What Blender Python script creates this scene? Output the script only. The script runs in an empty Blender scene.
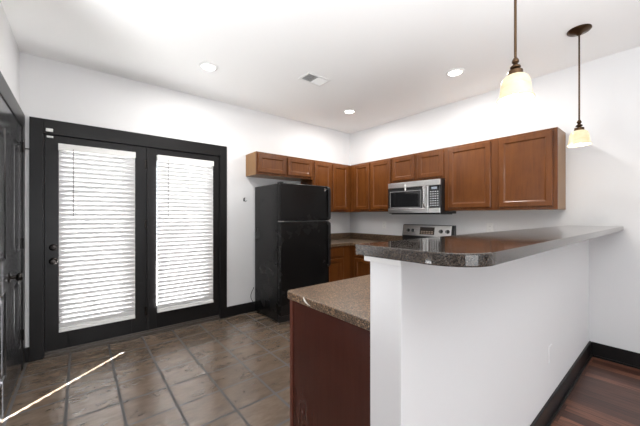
import bpy, bmesh, math, random
from math import radians as R, sin, cos, pi
from mathutils import Vector, Matrix
random.seed(7)
SC = bpy.context.scene
COL = SC.collection

# ------------------------------------------------------------------ camera
F = 292.823
cam = bpy.data.cameras.new('camera'); cam.sensor_width = 36; cam.lens = F*36/640
cam.shift_y = 2.6/640; cam.clip_start = 0.02
co = bpy.data.objects.new('camera', cam); COL.objects.link(co)
co.location = (3.693, -3.713, 1.312); co.rotation_euler = (R(90), 0, R(50.66))
SC.camera = co

# ------------------------------------------------------------------ world, sun, added fill lamps
w = bpy.data.worlds.new('sky'); SC.world = w; w.use_nodes = True
wn = w.node_tree.nodes; wn.clear()
wo = wn.new('ShaderNodeOutputWorld'); wb = wn.new('ShaderNodeBackground')
wb.inputs[0].default_value = (0.86, 0.93, 1.0, 1); wb.inputs[1].default_value = 0.7
w.node_tree.links.new(wb.outputs[0], wo.inputs[0])
sd = bpy.data.lights.new('sun', 'SUN'); sd.energy = 72; sd.angle = R(0.5); sd.color = (1, 1, 1)
so = bpy.data.objects.new('sun', sd); COL.objects.link(so)
so.rotation_euler = Vector((0.675, -0.745, -0.62)).to_track_quat('-Z', 'Y').to_euler()
so.location = (-4, 4, 4)

def area(name, loc, direction, sx, sy, power, color=(1, 1, 1), spread=pi):
    d = bpy.data.lights.new(name, 'AREA'); d.shape = 'RECTANGLE'; d.size = sx; d.size_y = sy
    d.energy = power; d.color = color; d.spread = spread
    o = bpy.data.objects.new(name, d); COL.objects.link(o); o.location = loc
    o.rotation_euler = Vector(direction).to_track_quat('-Z', 'Y').to_euler()
    return o
WIN_FILL = 1.0
area('added_fill_east_window', (7.66, -3.4, 1.45), (-1, 0, 0.7), 1.7, 3.6, 65*WIN_FILL, (0.965, 0.985, 1.0))  # area lamp added at an unseen window, tilted up to lighten the ceiling
area('added_fill_south_window', (4.6, -7.46, 1.45), (0, 1, 0.7), 3.0, 1.7, 6*WIN_FILL, (0.965, 0.985, 1.0))  # weaker added lamp at the unseen window behind the camera, also tilted up

area('added_ceiling_fill', (4.6, -3.2, 1.15), (-0.2, 0.15, 1.0), 0.6, 0.6, 60, (0.97, 0.985, 1.0), R(135))  # fill lamp added out of view, aimed up to brighten the ceiling
area('added_ceiling_fill', (2.5, -4.8, 0.75), (-0.2, 0.45, 1.0), 0.5, 0.5, 30, (0.97, 0.985, 1.0), R(135))  # second added upward fill, unseen, for the kitchen side of the ceiling
SC.view_settings.view_transform = 'Standard'; SC.view_settings.look = 'None'
SC.view_settings.gamma = 1; SC.view_settings.use_curve_mapping = False
SC.view_settings.exposure = 0.52
SC.cycles.max_bounces = 10; SC.cycles.diffuse_bounces = 6; SC.cycles.glossy_bounces = 4
SC.cycles.transparent_max_bounces = 12; SC.cycles.sample_clamp_indirect = 6

# ------------------------------------------------------------------ materials
def mat(name, col, rough=0.5, metal=0.0, **k):
    m = bpy.data.materials.new(name); m.use_nodes = True
    b = m.node_tree.nodes['Principled BSDF']
    b.inputs['Base Color'].default_value = (*col, 1); b.inputs['Roughness'].default_value = rough
    b.inputs['Metallic'].default_value = metal
    for n, v in k.items():
        b.inputs[n.replace('_', ' ')].default_value = v
    return m
def nodes(m):
    nt = m.node_tree; return nt, nt.nodes, nt.links, nt.nodes['Principled BSDF']
def coords(m, scale=(1, 1, 1), rot=(0, 0, 0), loc=(0, 0, 0)):
    """world position of the surface point, so that the grain runs through joined pieces"""
    nt, N, L, b = nodes(m)
    g = N.new('ShaderNodeNewGeometry'); mp = N.new('ShaderNodeMapping')
    mp.inputs['Scale'].default_value = scale; mp.inputs['Rotation'].default_value = rot; mp.inputs['Location'].default_value = loc
    L.new(g.outputs['Position'], mp.inputs['Vector'])
    return mp.outputs[0]
def noise(m, vec, scale, detail=3, rough=0.5, dist=0.0):
    nt, N, L, b = nodes(m); n = N.new('ShaderNodeTexNoise')
    n.inputs['Scale'].default_value = scale; n.inputs['Detail'].default_value = detail
    n.inputs['Roughness'].default_value = rough; n.inputs['Distortion'].default_value = dist
    L.new(vec, n.inputs['Vector']); return n.outputs[0]
def ramp(m, fac, stops, interp='LINEAR'):
    nt, N, L, b = nodes(m); r = N.new('ShaderNodeValToRGB'); r.color_ramp.interpolation = interp
    e = r.color_ramp.elements
    while len(e) < len(stops): e.new(0.5)
    for i, (p, c) in enumerate(stops):
        e[i].position = p; e[i].color = (*c, 1) if len(c) == 3 else c
    L.new(fac, r.inputs[0]); return r.outputs[0]
def mix(m, a, b_, fac, mode='MIX'):
    nt, N, L, b = nodes(m); x = N.new('ShaderNodeMix'); x.data_type = 'RGBA'; x.blend_type = mode
    if isinstance(fac, (int, float)): x.inputs[0].default_value = fac
    else: L.new(fac, x.inputs[0])
    for s, v in ((6, a), (7, b_)):
        if isinstance(v, tuple): x.inputs[s].default_value = (*v, 1)
        else: L.new(v, x.inputs[s])
    return x.outputs[2]
def bump(m, h, strength=0.2, dist=0.002):
    nt, N, L, b = nodes(m); x = N.new('ShaderNodeBump'); x.inputs['Strength'].default_value = strength
    x.inputs['Distance'].default_value = dist; L.new(h, x.inputs['Height']); L.new(x.outputs[0], b.inputs['Normal'])
def setc(m, c): nt, N, L, b = nodes(m); L.new(c, b.inputs['Base Color'])
def setr(m, c): nt, N, L, b = nodes(m); L.new(c, b.inputs['Roughness'])

def paint(name, col, rough, bs=0.06):
    m = mat(name, col, rough); v = coords(m)
    n = noise(m, v, 160, 2); bump(m, n, bs, 0.001)
    n2 = noise(m, v, 0.9, 2)
    setc(m, ramp(m, n2, [(0.3, tuple(c*0.985 for c in col)), (0.7, col)]))
    return m
M_wall = paint('wall_paint', (0.77, 0.77, 0.775), 0.62)
M_ceil = paint('ceiling_paint', (0.90, 0.90, 0.895), 0.8)
M_white = mat('white_trim_paint', (0.80, 0.80, 0.79), 0.35)
M_char = mat('charcoal_paint', (0.0105, 0.0098, 0.010), 0.3, Specular_IOR_Level=0.22)
M_door = mat('black_gloss_paint', (0.026, 0.026, 0.028), 0.2, Specular_IOR_Level=0.9)
M_black = mat('black_plastic', (0.012, 0.012, 0.013), 0.3)
M_blackglass = mat('black_glass', (0.01, 0.01, 0.011), 0.06)
M_grey = mat('grey_plastic', (0.35, 0.35, 0.35), 0.4)
M_chrome = mat('polished_chrome', (0.62, 0.62, 0.62), 0.14, 1.0)
M_iron = mat('dark_bronze_metal', (0.03, 0.026, 0.024), 0.2, 0.9)
M_bronze = mat('antique_bronze', (0.075, 0.043, 0.022), 0.32, 0.9)
M_plate = mat('white_plastic', (0.82, 0.82, 0.80), 0.3)
M_cord = mat('cord_white', (0.75, 0.75, 0.74), 0.6)

def steel():
    m = mat('brushed_steel', (0.72, 0.71, 0.70), 0.3, 1.0)
    v = coords(m, (0.6, 0.6, 90)); n = noise(m, v, 2.0, 2)
    setr(m, ramp(m, n, [(0.3, (0.27,)*3), (0.7, (0.33,)*3)]))
    return m
M_steel = steel()

def fridge_black():
    m = mat('black_appliance_enamel', (0.008, 0.0075, 0.0075), 0.2, Specular_IOR_Level=0.22)
    v = coords(m); n = noise(m, v, 420, 2); bump(m, n, 0.12, 0.0006)
    n2 = noise(m, v, 3.0, 4, 0.6); setr(m, ramp(m, n2, [(0.3, (0.17,)*3), (0.75, (0.32,)*3)]))
    return m
M_fridge = fridge_black()

def wood_cab(name, dark, lit, rough=0.3):
    m = mat(name, lit, rough)
    v = coords(m, (9, 9, 0.9)); n = noise(m, v, 2.2, 5, 0.6, 0.6)
    v2 = coords(m, (60, 60, 1.6)); n2 = noise(m, v2, 3, 3, 0.6)
    v3 = coords(m); n3 = noise(m, v3, 6, 3, 0.6)
    c = ramp(m, n, [(0.25, dark), (0.75, lit)])
    c = mix(m, c, tuple(x*0.72 for x in dark), ramp(m, n2, [(0.45, (0,)*3), (0.85, (0.5,)*3)]))
    c = mix(m, c, tuple(min(1, x*1.12) for x in lit), ramp(m, n3, [(0.45, (0,)*3), (0.8, (0.45,)*3)]))
    setc(m, c)
    nt, N, L, b = nodes(m); b.inputs['Specular IOR Level'].default_value = 0.3; b.inputs['Coat Weight'].default_value = 0.08; b.inputs['Coat Roughness'].default_value = 0.12
    return m
M_cab = wood_cab('cognac_maple', (0.084, 0.025, 0.0052), (0.158, 0.052, 0.0115))
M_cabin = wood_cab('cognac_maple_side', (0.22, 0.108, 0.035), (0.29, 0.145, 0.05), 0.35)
M_cherry = wood_cab('dark_cherry_panel', (0.052, 0.0135, 0.0085), (0.066, 0.0175, 0.011), 0.26)

def laminate(name, rough, k):
    m = mat(name, (0.2, 0.15, 0.12), rough)
    v = coords(m)
    nt, N, L, b = nodes(m)
    def vor(scale):
        x = N.new('ShaderNodeTexVoronoi'); x.inputs['Scale'].default_value = scale
        L.new(v, x.inputs['Vector']); s = N.new('ShaderNodeSeparateColor'); L.new(x.outputs['Color'], s.inputs[0]); return s.outputs[0]
    a = vor(420 if k < 1 else 220)
    st = [(0.0, (0.016, 0.014, 0.013)), (0.24, (0.060, 0.046, 0.037)), (0.50, (0.125, 0.089, 0.062)), (0.80, (0.20, 0.142, 0.098)), (0.965, (0.32, 0.26, 0.21))]
    if k > 1: st = [(p, (r*k*1.22, g*k*1.06, b_*k*0.86)) for p, (r, g, b_) in st]
    else: st = [(p, (r*k*0.92, g*k, b_*k*1.12)) for p, (r, g, b_) in st]
    c = ramp(m, a, st, 'CONSTANT')
    n = noise(m, v, 9, 3)
    c = mix(m, c, (0.05, 0.037, 0.030), ramp(m, n, [(0.35, (0.0,)*3), (0.75, (0.4,)*3)]))
    setc(m, c)
    return m
M_lamedge = laminate('speckled_laminate_matte', 0.30, 1.25)
M_lam = laminate('speckled_laminate_gloss', 0.065, 0.5)

def tile():
    m = mat('brown_slate_tile', (0.1, 0.08, 0.06), 0.3, IOR=2.25)
    nt, N, L, b = nodes(m)
    T = 0.2963
    v = coords(m, (1, 1, 1), loc=(-0.035, 3.785+0.0, 0))
    br = N.new('ShaderNodeTexBrick'); br.offset = 0; br.squash = 1
    br.inputs['Scale'].default_value = 1; br.inputs['Mortar Size'].default_value = 0.009
    br.inputs['Mortar Smooth'].default_value = 0.0; br.inputs['Bias'].default_value = 0
    br.inputs['Brick Width'].default_value = T; br.inputs['Row Height'].default_value = T
    br.inputs['Color1'].default_value = (0.30,)*3+(1,); br.inputs['Color2'].default_value = (0.75,)*3+(1,)
    L.new(v, br.inputs['Vector'])
    # mottled stone streaks running along the room
    v2 = coords(m, (7.5, 2.6, 1), rot=(0, 0, R(-12))); n = noise(m, v2, 1.6, 4, 0.55, 0.0)
    v3 = coords(m); n3 = noise(m, v3, 3, 2, 0.5)
    c = ramp(m, n, [(0.30, (0.085, 0.058, 0.040)), (0.5, (0.130, 0.092, 0.064)), (0.70, (0.185, 0.134, 0.096))])
    v4 = coords(m, (22, 8, 1), rot=(0, 0, R(-12))); n5 = noise(m, v4, 2.0, 4, 0.6)
    c = mix(m, c, (0.24, 0.18, 0.135), ramp(m, n5, [(0.40, (0,)*3), (0.80, (0.5,)*3)]))
    c = mix(m, c, br.outputs['Color'], 0.22, 'OVERLAY')
    c = mix(m, c, (0.014, 0.011, 0.009), br.outputs['Fac'])
    setc(m, c)
    rr = ramp(m, n3, [(0.3, (0.20,)*3), (0.75, (0.30,)*3)])
    setr(m, mix(m, (0.24, 0.24, 0.24), (0.8, 0.8, 0.8), br.outputs['Fac']))
    inv = N.new('ShaderNodeMath'); inv.operation = 'MULTIPLY_ADD'; inv.inputs[1].default_value = -2.5
    L.new(br.outputs['Fac'], inv.inputs[0]); inv.inputs[2].default_value = 0
    bump(m, inv.outputs[0], 0.08, 0.0008)
    return m
M_tile = tile()

def planks():
    m = mat('dark_plank_floor', (0.05, 0.02, 0.01), 0.3)
    nt, N, L, b = nodes(m)
    v = coords(m)
    br = N.new('ShaderNodeTexBrick'); br.offset = 0.37; br.offset_frequency = 2; br.squash = 1
    br.inputs['Scale'].default_value = 1; br.inputs['Mortar Size'].default_value = 0.0012
    br.inputs['Brick Width'].default_value = 1.22; br.inputs['Row Height'].default_value = 0.085
    br.inputs['Color1'].default_value = (0, 0, 0, 1); br.inputs['Color2'].default_value = (1, 1, 1, 1)
    L.new(v, br.inputs['Vector'])
    v2 = coords(m, (1.3, 26, 1)); n = noise(m, v2, 2.5, 6, 0.65, 0.4)
    c = ramp(m, br.outputs['Color'], [(0.0, (0.070, 0.028, 0.018)), (0.5, (0.14, 0.056, 0.035)), (1.0, (0.32, 0.135, 0.08))])
    c = mix(m, c, (0.028, 0.011, 0.008), ramp(m, n, [(0.4, (0,)*3), (0.65, (0.85,)*3)]))
    c = mix(m, c, (0.012, 0.006, 0.005), br.outputs['Fac'])
    setc(m, c)
    return m
M_plank = planks()

def slat_mat():
    m = bpy.data.materials.new('white_blind_slat'); m.use_nodes = True
    nt = m.node_tree; N = nt.nodes; L = nt.links; N.clear()
    o = N.new('ShaderNodeOutputMaterial'); p = N.new('ShaderNodeBsdfPrincipled'); t = N.new('ShaderNodeBsdfTranslucent')
    p.inputs['Base Color'].default_value = (0.74, 0.74, 0.745, 1); p.inputs['Roughness'].default_value = 0.35
    t.inputs[0].default_value = (0.9, 0.9, 0.9, 1)
    x = N.new('ShaderNodeMixShader'); x.inputs[0].default_value = 0.012
    L.new(p.outputs[0], x.inputs[1]); L.new(t.outputs[0], x.inputs[2]); L.new(x.outputs[0], o.inputs[0])
    return m
M_slat = slat_mat()
def pane_mat():
    m = bpy.data.materials.new('clear_pane'); m.use_nodes = True
    nt = m.node_tree; N = nt.nodes; L = nt.links; N.clear()
    o = N.new('ShaderNodeOutputMaterial'); a = N.new('ShaderNodeBsdfTransparent'); g = N.new('ShaderNodeBsdfGlossy')
    g.inputs['Roughness'].default_value = 0.02; x = N.new('ShaderNodeMixShader'); x.inputs[0].default_value = 0.07
    L.new(a.outputs[0], x.inputs[1]); L.new(g.outputs[0], x.inputs[2]); L.new(x.outputs[0], o.inputs[0])
    return m
M_pane = pane_mat()
def emis(name, col, s):
    m = mat(name, col, 0.4); b = m.node_tree.nodes['Principled BSDF']
    b.inputs['Emission Color'].default_value = (*col, 1); b.inputs['Emission Strength'].default_value = s
    return m
M_lamp = emis('lit_lens', (1.0, 0.97, 0.92), 6)
M_bulb = emis('lit_bulb', (1.0, 0.86, 0.62), 9)
def shade_mat():
    m = mat('lit_alabaster_glass', (0.30, 0.24, 0.15), 0.25)
    v = coords(m, (1, 1, 2.2)); n = noise(m, v, 11, 4, 0.6, 1.2)
    nt, N, L, b = nodes(m)
    c = ramp(m, n, [(0.3, (1.0, 0.70, 0.38)), (0.65, (1.0, 0.88, 0.62))])
    L.new(c, b.inputs['Emission Color']); b.inputs['Emission Strength'].default_value = 0.5
    return m
M_shade = shade_mat()

# ------------------------------------------------------------------ builders
def root_loc(p):
    v = Vector((0, 0, 0))
    while p is not None: v += p.location; p = p.parent
    return v
class MB:
    def __init__(s): s.bm = bmesh.new()
    def box(s, x0, x1, y0, y1, z0, z1):
        vs = [s.bm.verts.new((x, y, z)) for x in (x0, x1) for y in (y0, y1) for z in (z0, z1)]
        for f in ((0, 1, 3, 2), (4, 6, 7, 5), (0, 4, 5, 1), (2, 3, 7, 6), (0, 2, 6, 4), (1, 5, 7, 3)):
            s.bm.faces.new([vs[i] for i in f])
        return s
    def quad(s, pts): s.bm.faces.new([s.bm.verts.new(p) for p in pts]); return s
    def rings(s, T, u0, u1, z0, z1, prof, back=True):
        """nested rectangular rings (inset, depth) closed by a panel; T maps (u, depth, z) into the room"""
        prev = None
        for ins, d in prof:
            r = [s.bm.verts.new(T(u, d, z)) for u, z in ((u0+ins, z0+ins), (u1-ins, z0+ins), (u1-ins, z1-ins), (u0+ins, z1-ins))]
            if prev is None:
                if back: s.bm.faces.new(r)
            else:
                for i in range(4): s.bm.faces.new([prev[i], prev[(i+1) % 4], r[(i+1) % 4], r[i]])
            prev = r
        s.bm.faces.new(prev); return s
    def prism(s, outline, z0, z1):
        a = [s.bm.verts.new((x, y, z0)) for x, y in outline]; b = [s.bm.verts.new((x, y, z1)) for x, y in outline]
        n = len(outline); s.bm.faces.new(a); s.bm.faces.new(b)
        for i in range(n): s.bm.faces.new([a[i], a[(i+1) % n], b[(i+1) % n], b[i]])
        return s
    def lathe(s, prof, c=(0, 0, 0), axis='z', seg=32):
        rings = []
        for r, h in prof:
            ring = []
            if r < 1e-6:
                p = {'z': (0, 0, h), 'x': (h, 0, 0), 'y': (0, h, 0)}[axis]
                ring = [s.bm.verts.new(Vector(c)+Vector(p))]
            else:
                for i in range(seg):
                    a = 2*pi*i/seg; q, t = r*cos(a), r*sin(a)
                    p = {'z': (q, t, h), 'x': (h, q, t), 'y': (q, h, t)}[axis]
                    ring.append(s.bm.verts.new(Vector(c)+Vector(p)))
            rings.append(ring)
        for a, b in zip(rings, rings[1:]):
            if len(a) == 1 and len(b) == 1: continue
            for i in range(seg):
                if len(a) == 1: s.bm.faces.new([a[0], b[i], b[(i+1) % seg]])
                elif len(b) == 1: s.bm.faces.new([a[i], a[(i+1) % seg], b[0]])
                else: s.bm.faces.new([a[i], a[(i+1) % seg], b[(i+1) % seg], b[i]])
        return s
    def tube(s, pts, r, seg=10):
        pts = [Vector(p) for p in pts]; rings = []
        for i, p in enumerate(pts):
            t = (pts[min(i+1, len(pts)-1)]-pts[max(i-1, 0)]).normalized()
            up = Vector((0, 0, 1)) if abs(t.z) < 0.9 else Vector((1, 0, 0))
            a = t.cross(up).normalized(); b = t.cross(a)
            rings.append([s.bm.verts.new(p+a*r*cos(2*pi*k/seg)+b*r*sin(2*pi*k/seg)) for k in range(seg)])
        for x, y in zip(rings, rings[1:]):
            for k in range(seg): s.bm.faces.new([x[k], x[(k+1) % seg], y[(k+1) % seg], y[k]])
        s.bm.faces.new(rings[0]); s.bm.faces.new(rings[-1]); return s
    def build(s, name, m, parent=None, bevel=0.0, smooth=False, origin=None, seg=2):
        bmesh.ops.recalc_face_normals(s.bm, faces=s.bm.faces)
        if parent is not None: L = root_loc(parent)
        elif origin is not None: L = Vector(origin)
        else:
            xs = [v.co for v in s.bm.verts]
            L = Vector(((min(c.x for c in xs)+max(c.x for c in xs))/2, (min(c.y for c in xs)+max(c.y for c in xs))/2, min(c.z for c in xs)))
        bmesh.ops.translate(s.bm, verts=s.bm.verts, vec=-L)
        me = bpy.data.meshes.new(name); s.bm.to_mesh(me); s.bm.free(); me.materials.append(m)
        o = bpy.data.objects.new(name, me); COL.objects.link(o)
        if parent is not None: o.parent = parent
        else: o.location = L
        if bevel:
            md = o.modifiers.new('bevel', 'BEVEL'); md.width = bevel; md.segments = seg; md.limit_method = 'ANGLE'; md.angle_limit = R(40)
        if smooth or bevel:
            for p in me.polygons: p.use_smooth = bool(smooth)
            if smooth:
                md = o.modifiers.new('edges', 'EDGE_SPLIT'); md.split_angle = R(38)
        return o
def tag(o, label=None, cat=None, group=None, kind=None):
    if label: o['label'] = label
    if cat: o['category'] = cat
    if group: o['group'] = group
    if kind: o['kind'] = kind
    return o
def thing(name, loc, label, cat, group=None):
    o = bpy.data.objects.new(name, None); COL.objects.link(o); o.location = loc; o.empty_display_size = 0.1
    return tag(o, label, cat, group)
def struct(o, label, cat):
    return tag(o, label, cat, kind='structure')
def copy_tree(o, parent=None):
    c = o.copy(); COL.objects.link(c); c.parent = parent
    for ch in list(o.children): copy_tree(ch, c)
    return c

# ------------------------------------------------------------------ room shell
H = 2.765; XR = 7.6; YS = -7.4; D = -4.127; XW = 3.044; XW2 = 3.167; YE = -2.966
struct(MB().box(-0.15, 3.06, -4.3, 0.15, -0.1, 0).build('floor', M_tile), 'brown slate-look square tile floor of the kitchen', 'floor')
m = MB().box(3.06, XR, YS, 0.15, -0.1, 0); m.box(1.7, 3.06, YS, -4.3, -0.1, 0)
struct(m.build('floor', M_plank), 'dark reddish-brown plank floor beyond the white half wall', 'floor')
struct(MB().box(-0.15, XR+0.15, YS-0.15, 0.15, H, H+0.1).build('ceiling', M_ceil), 'flat white painted ceiling', 'ceiling')
struct(MB().box(-0.15, XR+0.15, 0, 0.15, 0, H).build('wall_back', M_wall), 'white wall behind the range and upper cabinets', 'wall')
OY0, OY1, OZ = -3.975, -2.335, 2.07
m = MB(); m.box(-0.15, 0, D-0.2, OY0, 0, H).box(-0.15, 0, OY1, 0, 0, H).box(-0.15, 0, OY0, OY1, OZ, H)
struct(m.build('wall_left', M_wall), 'white wall around the patio doors', 'wall')
SX0, SX1 = 0.15, 1.46
m = MB(); m.box(0, SX0, D-0.14, D, 0, H).box(SX1, 1.7, D-0.14, D, 0, H).box(SX0, SX1, D-0.14, D, 2.07, H)
m.box(1.56, 1.7, YS, D-0.14, 0, H)
struct(m.build('wall_near', M_wall), 'white wall around the black panelled doors at the left edge', 'wall')
# living room end walls with their windows
m = MB(); m.box(XR, XR+0.12, YS, -5.3, 0, H).box(XR, XR+0.12, -1.5, 0, 0, H).box(XR, XR+0.12, -5.3, -1.5, 0, 0.55).box(XR, XR+0.12, -5.3, -1.5, 2.35, H)
struct(m.build('wall_right', M_wall), 'white living room wall with a wide window', 'wall')
m = MB(); m.box(1.56, 3.0, YS-0.12, YS, 0, H).box(6.2, XR, YS-0.12, YS, 0, H).box(3.0, 6.2, YS-0.12, YS, 0, 0.55).box(3.0, 6.2, YS-0.12, YS, 2.35, H)
struct(m.build('wall_front', M_wall), 'white living room wall behind the camera', 'wall')
m = MB()
for y in (-5.3, -4.06, -2.8, -1.56): m.box(XR, XR+0.05, y, y+0.06, 0.55, 2.35)
m.box(XR, XR+0.05, -5.3, -1.5, 0.55, 0.6).box(XR, XR+0.05, -5.3, -1.5, 2.3, 2.35)
struct(m.build('window_1', M_char), 'wide dark-framed living room window', 'window')
m = MB()
for x in (3.0, 4.57, 6.14): m.box(x, x+0.06, YS-0.05, YS, 0.55, 2.35)
m.box(3.0, 6.2, YS-0.05, YS, 0.55, 0.6).box(3.0, 6.2, YS-0.05, YS, 2.3, 2.35)
struct(m.build('window_2', M_char), 'dark-framed living room window behind the camera', 'window')

# half wall under the bar
struct(MB().box(XW, XW2, YE, 0, 0, 1.178).build('wall_bar', M_wall, bevel=0.003), 'tall white half wall carrying the bar top', 'wall')
m = MB()
# cap moulding round the end of the half wall
for k, (a, z0, z1) in enumerate(((0.014, 1.162, 1.1815),)):
    m.box(XW-a, XW2+a*0.6, YE-a, YE+0.0, z0, z1).box(XW-a, XW, YE, 0, z0, z1)
struct(m.build('trim_1', M_white, bevel=0.002), 'thin white cap moulding under the bar top', 'moulding')

# baseboards (charcoal, with a shoe strip)
def base(name, label, boxes):
    m = MB()
    for b in boxes: m.box(*b)
    struct(m.build(name, M_char, bevel=0.003), label, 'baseboard')
base('baseboard_bar', 'charcoal baseboard along the white half wall', [(XW2, XW2+0.015, YE-0.015, 0, 0, 0.132), (XW2+0.015, XW2+0.026, YE-0.026, 0, 0, 0.018), (XW-0.0, XW2+0.015, YE-0.015, YE, 0, 0.132)])
base('baseboard_back', 'charcoal baseboard at the foot of the back wall beyond the bar', [(XW2+0.015, XR, -0.015, 0, 0, 0.132), (XW2+0.026, XR, -0.026, -0.015, 0, 0.018)])
base('baseboard_left', 'charcoal baseboard between patio doors and refrigerator', [(0, 0.015, -2.25, -1.1, 0, 0.132), (0, 0.015, D, -4.064, 0, 0.132)])
base('baseboard_near', 'charcoal baseboard on the wall beside the black doors', [(1.55, 1.7, D, D+0.015, 0, 0.132)])

# ------------------------------------------------------------------ patio doors in the left wall
m = MB()
m.box(0, 0.02, -4.064, -3.975, 0, 2.2).box(0, 0.02, -2.338, -2.25, 0, 2.2).box(0, 0.02, -3.975, -2.338, 2.066, 2.2)
struct(m.build('trim_2', M_char, bevel=0.002), 'charcoal casing around the patio doors', 'door casing')
m = MB()
m.box(-0.15, 0.0, OY0, OY0+0.008, 0, OZ).box(-0.15, 0.0, OY1-0.008, OY1, 0, OZ).box(-0.15, 0.0, OY0, OY1, OZ-0.006, OZ)
m.box(-0.075, -0.052, OY0, OY0+0.02, 0, OZ).box(-0.075, -0.052, OY1-0.02, OY1, 0, OZ)
struct(m.build('trim_3', M_char, bevel=0.001), 'charcoal jamb lining inside the patio door opening', 'door jamb')
M_thr = mat('bronze_sill', (0.10, 0.085, 0.075), 0.35, 0.6)
m = MB(); m.box(-0.15, 0.012, OY0+0.008, OY1-0.008, 0, 0.028).box(-0.10, -0.002, OY0+0.008, OY1-0.008, 0.028, 0.046)
struct(m.build('trim_4', M_thr, bevel=0.003), 'dark metal threshold below the patio doors', 'threshold')

def french(name, y0, y1, gy0, gy1, gz0, gz1, label):
    X0, X1 = -0.05, -0.004
    r = thing(name, (-0.03, (y0+y1)/2, 0.052), label, 'door'); r['kind'] = 'structure'
    m = MB(); z0, z1 = 0.05, 2.062
    m.box(X0, X1, y0, gy0, z0, z1).box(X0, X1, gy1, y1, z0, z1).box(X0, X1, gy0, gy1, z0, gz0).box(X0, X1, gy0, gy1, gz1, z1)
    m.build('door_frame', M_char, r, bevel=0.0015)
    m = MB().box(-0.032, -0.026, gy0-0.002, gy1+0.002, gz0-0.002, gz1+0.002); m.build('pane', M_pane, r)
    return r
L = french('door_1', -3.965, -3.142, -3.80, -3.285, 0.300, 1.94, 'left leaf of the charcoal patio doors, with deadbolt and knob')
Rr = french('door_2', -3.134, -2.345, -3.051, -2.455, 0.300, 1.93, 'right fixed leaf of the charcoal patio doors')
def knob(parent, name, x, y, z, prof, mt=M_iron, axis='x'):
    return MB().lathe(prof, (x, y, z), axis, 28).build(name, mt, parent, smooth=True)
k = knob(L, 'deadbolt', -0.004, -3.905, 1.014, [(0, 0), (0.031, 0), (0.031, 0.006), (0.027, 0.012), (0.024, 0.013), (0, 0.013)], M_iron)
MB().box(0.008, 0.024, -3.910, -3.900, 0.998, 1.030).build('thumb_turn', M_iron, k, bevel=0.003)
k = knob(L, 'rosette', -0.004, -3.905, 0.886, [(0, 0), (0.033, 0), (0.033, 0.005), (0.028, 0.010), (0.013, 0.012), (0.011, 0.03), (0, 0.03)], M_iron)
knob(k, 'door_knob', -0.004, -3.905, 0.886, [(0.010, 0.028), (0.020, 0.034), (0.027, 0.045), (0.027, 0.056), (0.020, 0.064), (0, 0.066)], M_iron)
MB().box(-0.004, 0.006, -3.150, -3.126, 0.05, 2.062).build('astragal', M_char, Rr, bevel=0.003)
for z in (0.22, 1.17, 1.83):
    m = MB().tube([(0.010, -3.148, z), (0.010, -3.148, z+0.09)], 0.0045); m.box(-0.004, 0.0, -3.165, -3.148, z, z+0.09)
    m.build('hinge', M_iron, L)

def blind(name, y0, y1, z0, z1, label, skew=0.0):
    r = thing(name, (0.02, (y0+y1)/2, z0), label, 'window blind', 'white slatted blinds on the patio doors')
    MB().box(-0.002, 0.052, y0-0.004, y1+0.004, z1-0.062, z1).build('headrail', M_plate, r, bevel=0.004)
    pitch = 0.0452; w = 0.0515; a = R(67); m = MB()
    span = (z1-0.092)-(z0+0.060); n = int(math.ceil(span/pitch))+1; pitch = span/(n-1); xc = 0.026
    for i in range(n):
        zc = z1-0.092-i*pitch
        top = []; bot = []
        K = 6
        for k in range(K+1):
            s = (k/K-0.5)*w; h = 0.0035*(1-(2*k/K-1)**2)
            # inner edge high, outer edge low
            px = xc + s*cos(a) + h*sin(a)*1.0; pz = zc + s*sin(a) - h*cos(a)
            top.append((px, pz)); bot.append((px+0.0022*sin(a), pz-0.0022*cos(a)))
        ol = top+bot[::-1]
        va = [m.bm.verts.new((x, y0, z)) for x, z in ol]; vb = [m.bm.verts.new((x, y1, z+skew*0)) for x, z in ol]
        q = len(ol)
        for k in range(q): m.bm.faces.new([va[k], va[(k+1) % q], vb[(k+1) % q], vb[k]])
        for k in range(K):
            m.bm.faces.new([va[k], va[k+1], va[q-2-k], va[q-1-k]]); m.bm.faces.new([vb[k], vb[k+1], vb[q-2-k], vb[q-1-k]])
    m.build('slats', M_slat, r)
    MB().box(0.003, 0.050, y0, y1, z0, z0+0.024).box(0.003, 0.046, y0, y1, z0+0.026, z0+0.036).build('bottom_rail', M_plate, r, bevel=0.004)
    for f in (0.2, 0.52, 0.82):
        y = y0+(y1-y0)*f
        m = MB().box(0.0435, 0.0450, y-0.002, y+0.002, z0+0.02, z1-0.05)
        m.build('ladder_cord', M_cord, r)
    y = y0+0.105 if name else y0
    m = MB().tube([(0.060, y, z1-0.05), (0.062, y, z1-0.68)], 0.0042, 8).tube([(0.050, y, z1-0.045), (0.060, y, z1-0.05)], 0.003, 8)
    m.build('tilt_wand', M_grey, r, smooth=True)
    return r
blind('door_blind', -3.866, -3.259, 0.222, 1.985, 'wide white slatted blind on the left patio door with the knob')
blind('door_blind', -3.049, -2.432, 0.235, 1.985, 'narrower white slatted blind on the right patio door nearer the refrigerator')

# door contact sensor
m = MB().box(0.02, 0.034, -3.955, -3.905, 2.085, 2.115)
tag(m.build('contact_sensor', M_plate, bevel=0.002), 'upper small white sensor stuck on the patio door head casing', 'sensor')
m = MB().box(-0.004, 0.010, -3.952, -3.905, 2.035, 2.052)
tag(m.build('contact_sensor', M_plate, bevel=0.002), 'lower small white sensor on the top corner of the left patio door', 'sensor')
# latch hook between the two casings
m = MB().tube([(0.0, -4.090, 1.905), (0.03, -4.090, 1.905)], 0.004, 8).tube([(0.03, -4.125, 1.905), (0.03, -4.062, 1.905)], 0.005, 8)
tag(m.build('wall_latch', M_iron, smooth=True), 'small dark metal latch bar between the corner and the patio door casing', 'latch')

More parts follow.
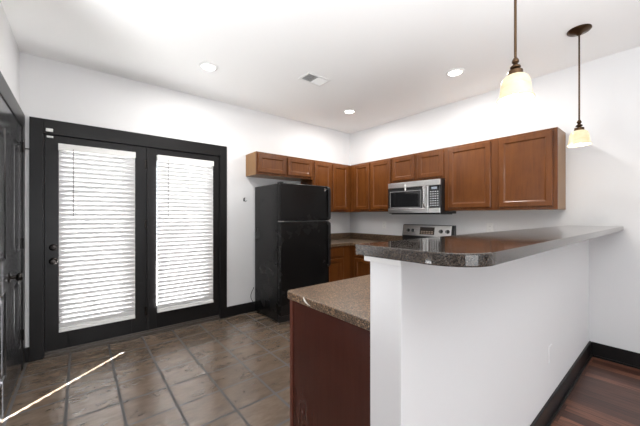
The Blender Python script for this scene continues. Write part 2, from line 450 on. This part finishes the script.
# ------------------------------------------------------------------ black panelled doors at the left edge (closed)
YF = -4.092
m = MB()
m.box(0.018, SX0, D, YF+0.002, 0, 2.2).box(SX1, SX1+0.09, D, YF+0.002, 0, 2.2).box(SX0, SX1, D, YF+0.002, 2.066, 2.2)
struct(m.build('trim_5', M_char, bevel=0.003), 'charcoal casing around the black panelled doors', 'door casing')
def TD(u, d, z): return (u, YF-0.004+d, z)
def panel_door(name, x0, x1, px, label):
    r = thing(name, ((x0+x1)/2, YF-0.02, 0.012), label, 'door'); r['kind'] = 'structure'
    m = MB(); z0, z1 = 0.012, 2.062; yb = YF-0.040; yf = YF-0.004
    zs = [z0, 0.24, 0.80, 1.02, 1.90, z1]
    a, b = px
    m.box(x0, a, yb, yf, z0, z1).box(b, x1, yb, yf, z0, z1)
    for i in (0, 2, 4): m.box(a, b, yb, yf, zs[i], zs[i+1])
    m.build('door_frame', M_door, r, bevel=0.0015)
    for i in (1, 3):
        MB().rings(TD, a-0.001, b+0.001, zs[i]-0.001, zs[i+1]+0.001, [(0, -0.034), (0, -0.001), (0.012, -0.010), (0.030, -0.010), (0.055, -0.003), (0.058, -0.003)]).build('door_panel', M_door, r)
    return r
dA = panel_door('door_3', SX0+0.003, 0.632, (SX0+0.09, 0.54), 'narrow black panelled door leaf nearest the room corner')
for z in (0.25, 1.03, 1.85):
    MB().tube([(SX0+0.004, YF+0.004, z), (SX0+0.004, YF+0.004, z+0.09)], 0.0045).build('hinge', M_iron, dA, smooth=True)
dB = panel_door('door_4', 0.636, SX1-0.003, (0.835, 1.30), 'wide glossy black panelled door leaf with round knob at the left edge')
k = MB().lathe([(0, 0), (0.033, 0), (0.033, 0.006), (0.026, 0.010), (0.012, 0.012), (0.011, 0.034), (0, 0.034)], (0.735, YF-0.004, 0.878), 'y').build('rosette', M_iron, dB, smooth=True)
MB().lathe([(0.011, 0.032), (0.022, 0.038), (0.029, 0.050), (0.029, 0.060), (0.022, 0.069), (0, 0.071)], (0.735, YF-0.004, 0.878), 'y').build('door_knob', M_iron, k, smooth=True)

# ------------------------------------------------------------------ cabinets
def TB(Y):            # faces -Y, sits on the back wall
    return lambda u, d, z: (u, Y-d, z)
def TA(X):            # faces +X, sits on the left wall
    return lambda u, d, z: (X+d, u, z)
SH = [(0, 0.001), (0, 0.014), (0.006, 0.019), (0.050, 0.019), (0.054, 0.016), (0.060, 0.0115), (0.066, 0.0105), (0.067, 0.0105)]
SL = [(0, 0.001), (0, 0.014), (0.008, 0.019), (0.012, 0.019)]
def cab_door(T, u0, u1, z0, z1, parent, name='cabinet_door', prof=SH):
    return MB().rings(T, u0, u1, z0, z1, prof).build(name, M_cab, parent)
def wall_cab(T, u0, u1, z0, z1, depth, doors, dz0, dz1, loc, label, sidemat=True, name='wall_cabinet'):
    r = thing(name, loc, label, 'cabinet', 'upper kitchen cabinets')
    def bx(m, ua, ub, da, db, za, zb):
        a = T(ua, da, za); b = T(ub, db, zb)
        m.box(min(a[0], b[0]), max(a[0], b[0]), min(a[1], b[1]), max(a[1], b[1]), min(a[2], b[2]), max(a[2], b[2]))
    m = MB(); bx(m, u0, u1, -depth, -0.019, z0, z1); m.build('carcass', M_cabin if sidemat else M_cab, r)
    m = MB(); bx(m, u0, u1, -0.019, 0, z0, z1); m.build('face_frame', M_cab, r, bevel=0.001)
    for a, b in doors: cab_door(T, a, b, dz0, dz1, r)
    return r
ZT, ZB = 2.130, 1.371
fy = -0.306
wall_cab(TB(fy), 0.330, 1.139, ZB, ZT, 0.306, [(0.425, 0.727), (0.762, 1.122)], 1.400, 2.106, (0.73, -0.15, ZB), 'tall two-door upper cabinet left of the microwave on the back wall', False)
wall_cab(TB(fy), 1.141, 1.912, 1.762, ZT, 0.306, [(1.152, 1.505), (1.553, 1.900)], 1.790, 2.106, (1.52, -0.15, 1.762), 'short two-door upper cabinet directly above the microwave', False)
wall_cab(TB(fy), 1.914, 2.994, ZB, ZT, 0.306, [(1.962, 2.428), (2.505, 2.960)], 1.400, 2.106, (2.45, -0.15, ZB), 'widest upper cabinet with two broad doors, right of the microwave', True)
fx = 0.306
wall_cab(TA(fx), -1.982, -1.078, 1.838, ZT, 0.306, [(-1.962, -1.542), (-1.515, -1.098)], 1.866, 2.106, (0.15, -1.53, 1.838), 'short two-door upper cabinet above the black refrigerator')
wall_cab(TA(fx), -1.076, -0.0, ZB, ZT, 0.306, [(-1.052, -0.730), (-0.690, -0.362)], 1.400, 2.106, (0.15, -0.53, ZB), 'tall upper cabinet in the corner beside the refrigerator', False)

# base cabinets
def base_cab(T, u0, u1, depth, cols, loc, label, drawers=True, z1=0.872):
    r = thing('base_cabinet', loc, label, 'cabinet', 'lower kitchen cabinets')
    def bx(m, ua, ub, da, db, za, zb):
        a = T(ua, da, za); b = T(ub, db, zb)
        m.box(min(a[0], b[0]), max(a[0], b[0]), min(a[1], b[1]), max(a[1], b[1]), min(a[2], b[2]), max(a[2], b[2]))
    m = MB(); bx(m, u0, u1, -depth, -0.019, 0.10, z1); m.build('carcass', M_cab, r)
    m = MB(); bx(m, u0, u1, -0.019, 0, 0.10, z1); m.build('face_frame', M_cab, r, bevel=0.001)
    m = MB(); bx(m, u0, u1, -depth, -0.08, 0.0, 0.10); m.build('toe_kick', M_cherry, r)
    for a, b in cols:
        cab_door(T, a, b, 0.13, 0.695, r)
        cab_door(T, a, b, 0.722, 0.850, r, 'drawer', SL)
    return r
base_cab(TA(0.59), -1.085, -0.002, 0.588, [(-1.065, -0.735)], (0.3, -0.54, 0), 'lower cabinet with drawer and door in the corner beside the refrigerator')
base_cab(TB(-0.59), 0.592, 1.140, 0.588, [(0.70, 1.115)], (0.87, -0.3, 0), 'lower cabinet on the back wall just left of the range')
base_cab(TB(-0.59), 1.925, 2.372, 0.588, [(1.945, 2.35)], (2.15, -0.3, 0), 'lower cabinet right of the range behind the bar')
# peninsula base
rp = thing('base_cabinet', (2.71, -1.45, 0), 'dark cherry panelled peninsula cabinet beside the white half wall', 'cabinet', 'lower kitchen cabinets')
MB().box(2.42, XW, -2.835, -0.002, 0.10, 0.872).build('carcass', M_cherry, rp)
MB().box(2.47, XW, -2.835, -0.002, 0.0, 0.10).build('toe_kick', M_cherry, rp)
MB().box(2.402, 2.42, -2.835, -0.62, 0.10, 0.872).build('face_frame', M_cab, rp)
for i in range(4):
    y0 = -2.81+i*0.55
    MB().rings(lambda u, d, z: (2.402-d, u, z), y0, y0+0.52, 0.13, 0.695, SH).build('cabinet_door', M_cab, rp)
    MB().rings(lambda u, d, z: (2.402-d, u, z), y0, y0+0.52, 0.722, 0.85, SL).build('drawer', M_cab, rp)
m = MB().box(2.412, XW, -2.847, -2.835, 0, 0.872)
m.build('end_panel', M_cherry, rp, bevel=0.001)
M_stile = wood_cab('cherry_corner_strip', (0.12, 0.035, 0.022), (0.15, 0.046, 0.03), 0.3)
MB().box(2.390, 2.412, -2.853, -2.815, 0, 0.872).build('corner_strip', M_stile, rp, bevel=0.002)

# worktops
def rounded(x0, x1, y0, y1, radii, n=10):
    """outline anticlockwise from (x0,y0); radii for corners (x0y0, x1y0, x1y1, x0y1)"""
    pts = []
    for (cx, cy, sx, sy, a0), r in zip(((x0, y0, 1, 1, 180), (x1, y0, -1, 1, 270), (x1, y1, -1, -1, 0), (x0, y1, 1, -1, 90)), radii):
        if r <= 0: pts.append((cx, cy)); continue
        for k in range(n+1):
            a = R(a0+90*k/n); pts.append((cx+sx*r+r*cos(a), cy+sy*r+r*sin(a)))
    return pts
CT = 0.912
rc = thing('worktop', (0.5, -0.5, 0.872), 'brown speckled worktop in the corner between refrigerator and range', 'countertop')
m = MB().prism([(0, 0), (0, -1.088), (0.625, -1.088), (0.625, -0.625), (1.150, -0.625), (1.150, 0)], 0.873, CT)
m.build('slab', M_lamedge, rc, bevel=0.004)
m = MB().box(0, 0.02, -1.088, 0, CT, CT+0.10).box(0.02, 1.150, -0.02, 0, CT, CT+0.10)
m.build('backsplash', M_lamedge, rc, bevel=0.003)
rc = thing('worktop', (2.6, -1.4, 0.872), 'brown speckled lower worktop of the peninsula with a chipped near edge', 'countertop')
m = MB().prism([(1.918, 0), (1.918, -0.625), (2.366, -0.625), (2.366, -2.845), (2.386, -2.865), (XW, -2.865), (XW, 0)], 0.873, CT)
slab = m.build('slab', M_lamedge, rc, bevel=0.004)
MB().box(1.918, XW, -0.02, 0, CT, CT+0.10).build('backsplash', M_lam, rc, bevel=0.003)
# chip in the near edge: a pale crescent
m = MB(); n = 12; up = []; lo = []
for k in range(n+1):
    t = k/n; a = R(178+88*t)
    cx, cz = 2.530+0.062, CT+0.001
    w_ = 0.0048*math.sin(pi*(0.12+0.86*t))+0.0004
    ro, ri = 1.0, 1.0
    x = cx+0.052*cos(a)*1.15; z = cz+0.031*sin(a)
    up.append((x+w_*0.9, z+w_*0.5)); lo.append((x-w_*0.9, z-w_*0.5))
va = [m.bm.verts.new((x, -2.8665, z)) for x, z in up+lo[::-1]]
vb = [m.bm.verts.new((x, -2.8640, z)) for x, z in up+lo[::-1]]
q = len(va)
for k in range(n):
    m.bm.faces.new([va[k], va[k+1], va[q-2-k], va[q-1-k]])
for k in range(q): m.bm.faces.new([va[k], va[(k+1) % q], vb[(k+1) % q], vb[k]])
c = m.build('chip', mat('bare_chip', (0.8, 0.78, 0.74), 0.6), slab); c['label'] = 'pale crescent chip in the edge'

m = MB().prism(rounded(3.008, 3.393, YE-0.036, 0, (0.008, 0.125, 0, 0), 12), 1.1815, 1.217)
tag(m.build('bar_top', M_lam, bevel=0.004, seg=3), 'raised speckled bar top with rounded near corner on the white half wall', 'countertop')

# ------------------------------------------------------------------ refrigerator
rf = thing('refrigerator', (0.34, -1.485, 0), 'black top-freezer refrigerator beside the corner worktop', 'refrigerator')
FY0, FY1, FZ, FX = -1.865, -1.098, 1.708, 0.700
MB().box(0.035, FX-0.072, FY0, FY1, 0.025, FZ-0.008).build('cabinet_body', M_fridge, rf, bevel=0.004)
MB().box(0.10, FX-0.09, FY0+0.03, FY1-0.03, 0.0, 0.03).build('foot_rail', M_black, rf)
MB().box(FX-0.082, FX-0.066, FY0+0.01, FY1-0.01, 0.02, 0.115).build('kick_grille', M_black, rf, bevel=0.002)
fd = MB().box(FX-0.064, FX, FY0, FY1, 1.248, FZ).build('freezer_door', M_fridge, rf, bevel=0.012, seg=4)
rd = MB().box(FX-0.064, FX, FY0, FY1, 0.10, 1.236).build('fridge_door', M_fridge, rf, bevel=0.012, seg=4)
MB().box(FX-0.073, FX-0.064, FY0+0.012, FY1-0.012, 0.11, FZ-0.01).build('door_gasket', M_grey, rf)
def fh(z0, z1, par):
    m = MB(); ya, yb = FY1-0.034, FY1+0.006
    pr = [(FX-0.004, z0), (FX+0.024, z0+0.020), (FX+0.028, z0+0.05), (FX+0.028, z1-0.05), (FX+0.024, z1-0.020), (FX-0.004, z1),
          (FX-0.004, z1-0.03), (FX+0.018, z1-0.05), (FX+0.020, z1-0.07), (FX+0.020, z0+0.07), (FX+0.018, z0+0.05), (FX-0.004, z0+0.03)]
    a = [m.bm.verts.new((x, ya, z)) for x, z in pr]; b = [m.bm.verts.new((x, yb, z)) for x, z in pr]
    q = len(pr)
    for k in range(q): m.bm.faces.new([a[k], a[(k+1) % q], b[(k+1) % q], b[k]])
    for r in (a, b):
        for k in range(5): m.bm.faces.new([r[k], r[k+1], r[10-k], r[11-k]])
    m.build('handle', M_black, par, bevel=0.006, seg=3)
fh(1.252, 1.700, fd); fh(0.62, 1.232, rd)
hb = MB().box(FX-0.070, FX-0.010, FY0+0.004, FY0+0.055, 1.2365, 1.2475); hb.build('middle_hinge', M_steel, rf, bevel=0.001)
MB().box(FX-0.09, FX-0.015, FY0+0.004, FY0+0.05, FZ-0.007, FZ+0.012).build('top_hinge', M_black, rf, bevel=0.003)
MB().box(FX-0.015, FX+0.001, FY1-0.035, FY1-0.005, 1.2365, 1.2475).build('trim_cap', M_steel, rf, bevel=0.001)
bd = MB().lathe([(0, 0), (0.019, 0), (0.019, 0.0025), (0.017, 0.003), (0, 0.003)], (FX-0.0005, FY1-0.070, 1.655), 'x').build('badge', M_chrome, fd, smooth=True)
m = MB()
m.lathe([(0.0135, 0.0028), (0.015, 0.0028), (0.015, 0.0036), (0.0135, 0.0036), (0.0135, 0.0028)], (FX-0.0005, FY1-0.070, 1.655), 'x', 24)
m.build('badge_ring', M_black, bd)
# its power cord on the wall
pts = [(0.012, -1.868, 0.33)]+[(0.020+0.004*sin(t*3), -1.868-0.052*sin(pi*t), 0.33-0.22*t) for t in [i/10 for i in range(1, 10)]]+[(0.03, -1.868, 0.11), (0.05, -1.85, 0.09)]
MB().tube(pts, 0.004, 8).build('power_cord', M_black, rf, smooth=True)

# ------------------------------------------------------------------ range
rr = thing('range', (1.54, -0.33, 0), 'stainless electric range under the microwave on the back wall', 'stove')
X0, X1 = 1.156, 1.912
MB().box(X0, X1, -0.64, -0.03, 0.10, 0.905).build('oven_body', M_black, rr, bevel=0.004)
MB().box(X0+0.02, X1-0.02, -0.58, -0.05, 0, 0.10).build('plinth', M_black, rr)
ct = MB().box(X0, X1, -0.655, -0.075, 0.905, 0.922).build('cooktop', M_blackglass, rr, bevel=0.003)
for cx, cy, r in ((1.35, -0.50, 0.10), (1.72, -0.50, 0.08), (1.35, -0.23, 0.08), (1.72, -0.23, 0.10)):
    MB().lathe([(r-0.004, 0.0), (r, 0.0), (r, 0.0012), (r-0.004, 0.0012), (r-0.004, 0)], (cx, cy, 0.9215), 'z').build('burner_ring', M_grey, ct)
od = MB().box(X0+0.005, X1-0.005, -0.675, -0.642, 0.27, 0.86).build('oven_door', M_steel, rr, bevel=0.004)
MB().box(X0+0.12, X1-0.12, -0.678, -0.674, 0.38, 0.70).build('oven_window', M_blackglass, od)
MB().tube([(X0+0.06, -0.675, 0.80), (X0+0.06, -0.72, 0.80), (X1-0.06, -0.72, 0.80), (X1-0.06, -0.675, 0.80)], 0.011).build('handle', M_steel, od, smooth=True)
MB().box(X0+0.005, X1-0.005, -0.672, -0.642, 0.105, 0.255).build('drawer', M_steel, rr, bevel=0.004)
# backguard: black body, steel fascia leaning back
m = MB(); y0, y1 = -0.085, -0.012
pr = [(y0+0.012, 0.922), (y0, 1.030), (y0+0.028, 1.178), (y0+0.040, 1.186), (y1, 1.186), (y1, 0.922)]
a = [m.bm.verts.new((X0, y, z)) for y, z in pr]; b = [m.bm.verts.new((X1, y, z)) for y, z in pr]
m.bm.faces.new(a); m.bm.faces.new(b)
for i in range(6): m.bm.faces.new([a[i], a[(i+1) % 6], b[(i+1) % 6], b[i]])
bg = m.build('backguard', M_black, rr, bevel=0.003)
def BG(u, d, z):
    t = (z-1.030)/0.148; return (u, y0+0.028*t-d, z)
fp = MB().rings(BG, X0+0.012, X1-0.035, 1.032, 1.178, [(0, 0.0), (0, 0.003), (0.002, 0.004), (0.003, 0.004)]).build('fascia', M_steel, bg)
for x in (1.255, 1.325, 1.742, 1.832):
    t = (1.104-1.03)/0.148; yy = y0+0.028*t-0.004
    r_ = 0.019 if x < 1.5 else 0.022
    kb = MB().lathe([(0, 0), (r_+0.004, 0), (r_+0.003, -0.006), (r_, -0.008), (r_*0.86, -0.026), (0, -0.027)], (x, yy, 1.104), 'y', 24).build('knob', M_black, bg, smooth=True)
    MB().box(x-0.003, x+0.003, yy-0.030, yy-0.026, 1.104-r_*0.8, 1.104+r_*0.8).build('pointer', M_grey, kb)
dp = MB().rings(BG, 1.435, 1.650, 1.055, 1.155, [(0, 0.003), (0, 0.006), (0.003, 0.007), (0.004, 0.007)]).build('display', mat('smoked_panel', (0.05, 0.04, 0.035), 0.2), bg)
m = MB()
for i in range(5):
    for j in range(2):
        m.rings(BG, 1.452+i*0.038, 1.480+i*0.038, 1.066+j*0.022, 1.080+j*0.022, [(0, 0.0065), (0, 0.008), (0.001, 0.008)])
m.build('buttons', mat('tan_button', (0.35, 0.26, 0.2), 0.4), dp)

# ------------------------------------------------------------------ microwave
rm = thing('microwave', (1.525, -0.2, 1.334), 'stainless over-the-range microwave between the upper cabinets', 'microwave')
X0, X1, Z0, Z1 = 1.145, 1.908, 1.338, 1.752
MB().box(X0, X1, -0.375, -0.002, Z0, Z1).build('housing', M_black, rm, bevel=0.003)
MB().box(X0+0.03, X1-0.03, -0.36, -0.05, Z0-0.010, Z0+0.001).build('bottom_vent', M_black, rm)
T = TB(-0.375)
def plate(u0, u1, z0, z1, d0, d1, mt, name, par, bev=0.003):
    return MB().rings(T, u0, u1, z0, z1, [(0, d0), (0, d1-bev), (bev, d1), (bev+0.001, d1)]).build(name, mt, par)
plate(X0, X1-0.004, 1.682, Z1, 0.0, 0.028, M_steel, 'vent_strip', rm)
dd = plate(X0, 1.752, Z0+0.008, 1.680, 0.0, 0.026, M_black, 'microwave_door', rm)
plate(X0+0.001, 1.750, Z0+0.008, 1.405, 0.025, 0.029, M_steel, 'lower_strip', dd)
dw = plate(1.192, 1.640, 1.428, 1.622, 0.025, 0.0275, M_blackglass, 'window', dd)
m = MB(); a = (1.185, 1.648, 1.420, 1.630)
for b in ((a[0], a[1], a[3], a[3]+0.006), (a[0], a[1], a[2]-0.006, a[2]), (a[0]-0.006, a[0], a[2]-0.006, a[3]+0.006), (a[1], a[1]+0.006, a[2]-0.006, a[3]+0.006)):
    m.box(b[0], b[1], -0.375-0.028, -0.375-0.025, b[2], b[3])
m.build('window_frame', M_grey, dd)
plate(1.672, 1.750, 1.407, 1.679, 0.025, 0.0285, M_steel, 'handle_plate', dd)
MB().tube([(1.712, -0.401, 1.408), (1.712, -0.432, 1.425), (1.712, -0.440, 1.46), (1.712, -0.440, 1.62), (1.712, -0.432, 1.655), (1.712, -0.401, 1.672)], 0.010, 12).build('handle', M_chrome, dd, smooth=True)
cp = plate(1.755, X1-0.004, Z0+0.008, 1.680, 0.0, 0.026, M_blackglass, 'control_panel', rm)
plate(1.755, X1-0.004, Z0+0.008, 1.405, 0.025, 0.029, M_steel, 'lower_strip', cp)
plate(1.792, 1.868, 1.632, 1.662, 0.025, 0.0275, mat('lcd', (0.30, 0.34, 0.40), 0.2), 'display', cp)
mb = mat('keypad_print', (0.45, 0.46, 0.48), 0.4)
m = MB()
for j in range(7):
    for i in range(4):
        u = 1.775+i*0.030; z = 1.598-j*0.028
        m.rings(T, u, u+0.020, z, z+0.012, [(0, 0.0255), (0, 0.0265), (0.001, 0.0265)])
m.build('keypad', mb, cp)
# magnetic tag hanging over the top edge of the door
m = MB().box(1.416, 1.436, -0.4065, -0.4035, 1.640, 1.725)
m.build('energy_tag', M_plate, rm)

# ------------------------------------------------------------------ wall plates
def outlet(T, u, z, label, holes=True, w=0.07, h=0.115, loc=None):
    p = T(u, 0, z-h/2)
    r = thing('outlet', p, label, 'outlet', 'white wall outlets')
    pl = MB().rings(T, u-w/2, u+w/2, z-h/2, z+h/2, [(0, 0), (0, 0.003), (0.003, 0.006), (0.004, 0.006)]).build('cover_plate', M_plate, r)
    for dz in (-0.021, 0.021):
        s = MB().rings(T, u-0.016, u+0.016, z+dz-0.014, z+dz+0.014, [(0, 0.005), (0, 0.0075), (0.002, 0.008), (0.003, 0.008)]).build('socket', M_plate, r)
        m = MB()
        for du in (-0.006, 0.006): m.rings(T, u+du-0.001, u+du+0.001, z+dz-0.004, z+dz+0.005, [(0, 0.0078), (0, 0.0083), (0.0002, 0.0083)])
        m.build('slots', M_black, s)
    return r
outlet(TB(0.0), 0.765, 1.165, 'white outlet on the back wall left of the range')
outlet(TB(0.0), 2.303, 1.165, 'white outlet on the back wall under the widest upper cabinet')
p = MB().rings(lambda u, d, z: (XW2+d, u, z), -1.375, -1.315, 0.352, 0.468, [(0, 0), (0, 0.002), (0.003, 0.0045), (0.004, 0.0045)])
tag(p.build('blank_wall_plate', M_wall), 'white blank wall plate low on the long side of the half wall', 'wall plate')

# hook on the left wall
rh = thing('wall_hook', (0.0, -2.008, 1.50), 'small dark double hook on the white wall beside the refrigerator', 'hook')
MB().box(0, 0.004, -2.016, -2.000, 1.505, 1.545).build('back_plate', M_iron, rh, bevel=0.002)
MB().tube([(0.003, -2.008, 1.535), (0.022, -2.008, 1.540), (0.030, -2.008, 1.556)], 0.0035, 8).build('prong', M_iron, rh, smooth=True)
MB().tube([(0.003, -2.004, 1.512), (0.022, -1.995, 1.502), (0.028, -1.982, 1.512)], 0.0035, 8).build('prong', M_iron, rh, smooth=True)

# ------------------------------------------------------------------ ceiling fittings
def lamp(name, kind, loc, power, parent, color, **k):
    d = bpy.data.lights.new(name, kind); d.energy = power; d.color = color
    for a, b in k.items(): setattr(d, a, b)
    o = bpy.data.objects.new(name, d); COL.objects.link(o); o.parent = parent
    o.location = Vector(loc)-root_loc(parent); return o
def downlight(x, y, label):
    r = thing('recessed_light', (x, y, H-0.012), label, 'ceiling light', 'round recessed lights in the kitchen ceiling')
    MB().lathe([(0.062, 0.0115), (0.088, 0.0115), (0.088, 0.006), (0.080, 0.001), (0.066, 0.0), (0.062, 0.004), (0.062, 0.0115)], (x, y, H-0.012), 'z', 40).build('trim_ring', M_white, r, smooth=True)
    MB().lathe([(0, 0.0), (0.035, 0.0), (0.062, 0.004), (0.062, 0.010), (0, 0.010)], (x, y, H-0.010), 'z', 40).build('lens', M_lamp, r, smooth=True)
    l = lamp('recessed_lamp', 'AREA', (x, y, H-0.016), 12.5, r, (1.0, 0.975, 0.94), shape='DISK', size=0.12)
    return r
d0 = downlight(0.80, -2.745, 'recessed ceiling light nearest the patio doors')
for (x, y, lb) in ((2.265, -0.774, 'recessed ceiling light in front of the microwave cabinets, nearest the pendants'), (0.80, -0.811, 'recessed ceiling light above the kitchen corner, the smallest in view')):
    c = copy_tree(d0); c.location = (x, y, H-0.012); c['label'] = lb

# air vent
rv = thing('ceiling_vent', (1.245, -1.78, H-0.012), 'white rectangular air register in the kitchen ceiling', 'air vent')
vx0, vx1, vy0, vy1 = 1.150, 1.338, -1.927, -1.632
m = MB(); z0, z1 = H-0.009, H-0.0002; e = 0.024
m.box(vx0, vx1, vy0, vy0+e, z0, z1).box(vx0, vx1, vy1-e, vy1, z0, z1).box(vx0, vx0+e, vy0+e, vy1-e, z0, z1).box(vx1-e, vx1, vy0+e, vy1-e, z0, z1)
m.box(vx0+e, vx1-e, -1.783, -1.776, z0, z1)
m.build('register_frame', M_white, rv, bevel=0.003)
MB().box(vx0+e-0.002, vx1-e+0.002, vy0+e-0.002, vy1-e+0.002, H-0.0016, H-0.0002).build('duct_opening', M_grey, rv)
for side in (0, 1):
    m = MB(); n = 11
    for i in range(n):
        y = (vy0+e+0.006 + i*(0.118/n)) if side == 0 else (-1.770 + i*(0.118/n))
        s = 0.0065 if side == 0 else -0.0065
        v = [(vx0+e, y, H-0.0088), (vx1-e, y, H-0.0088), (vx1-e, y+s, H-0.0022), (vx0+e, y+s, H-0.0022)]
        m.quad(v)
        m.quad([(a, b+0.0008, c) for a, b, c in v])
    m.build('louvres', M_white, rv)

# pendants
def pendant(x, y, label):
    zb = 1.855
    r = thing('pendant_light', (x, y, zb), label, 'pendant light', 'bronze pendant lights over the bar')
    MB().lathe([(0, H-0.001), (0.074, H-0.001), (0.075, H-0.008), (0.068, H-0.016), (0.050, H-0.024), (0.022, H-0.032), (0.010, H-0.045), (0, H-0.045)], (x, y, 0), 'z', 36).build('canopy', M_bronze, r, smooth=True)
    MB().lathe([(0.0058, H-0.03), (0.0058, zb+0.185)], (x, y, 0), 'z', 14).build('stem', M_bronze, r, smooth=True)
    MB().lathe([(0.006, zb+0.205), (0.010, zb+0.200), (0.015, zb+0.190), (0.015, zb+0.182), (0.009, zb+0.176), (0.011, zb+0.170), (0.021, zb+0.163), (0.022, zb+0.156), (0.012, zb+0.150),
                (0.014, zb+0.146), (0.030, zb+0.142), (0.032, zb+0.120), (0.026, zb+0.112), (0, zb+0.112)], (x, y, 0), 'z', 28).build('socket_cup', M_bronze, r, smooth=True)
    sh = [(0.028, 0.122), (0.040, 0.118), (0.053, 0.105), (0.060, 0.085), (0.062, 0.064), (0.0635, 0.045), (0.068, 0.026), (0.0745, 0.012), (0.076, 0.009)]
    inner = [(a-0.004, b-0.001) for a, b in sh[::-1]]
    MB().lathe([(a, zb+b) for a, b in sh+inner], (x, y, 0), 'z', 40).build('glass_shade', M_shade, r, smooth=True)
    MB().lathe([(0, zb+0.028), (0.014, zb+0.032), (0.024, zb+0.048), (0.024, zb+0.062), (0.014, zb+0.085), (0.012, zb+0.110), (0, zb+0.112)], (x, y, 0), 'z', 20).build('bulb', M_bulb, r, smooth=True)
    lamp('pendant_lamp', 'POINT', (x, y, zb+0.012), 3.0, r, (1.0, 0.93, 0.84), shadow_soft_size=0.02)
    return r
p0 = pendant(3.207, -2.118, 'larger-looking bronze pendant lamp nearest the camera, over the near end of the bar')
c = copy_tree(p0); c.location = (3.207, -0.695, 1.855); c['label'] = 'farther bronze pendant lamp over the far end of the bar, its ceiling canopy in view'

# ground outside the patio doors
M_deck = mat('pale_concrete', (0.45, 0.44, 0.42), 0.8)
v = coords(M_deck); setc(M_deck, ramp(M_deck, noise(M_deck, v, 5, 5), [(0.3, (0.38, 0.37, 0.35)), (0.7, (0.52, 0.51, 0.49))]))
struct(MB().box(-6, -0.15, -8, 4, -0.15, -0.02).build('floor', M_deck), 'pale concrete patio outside the doors', 'floor')
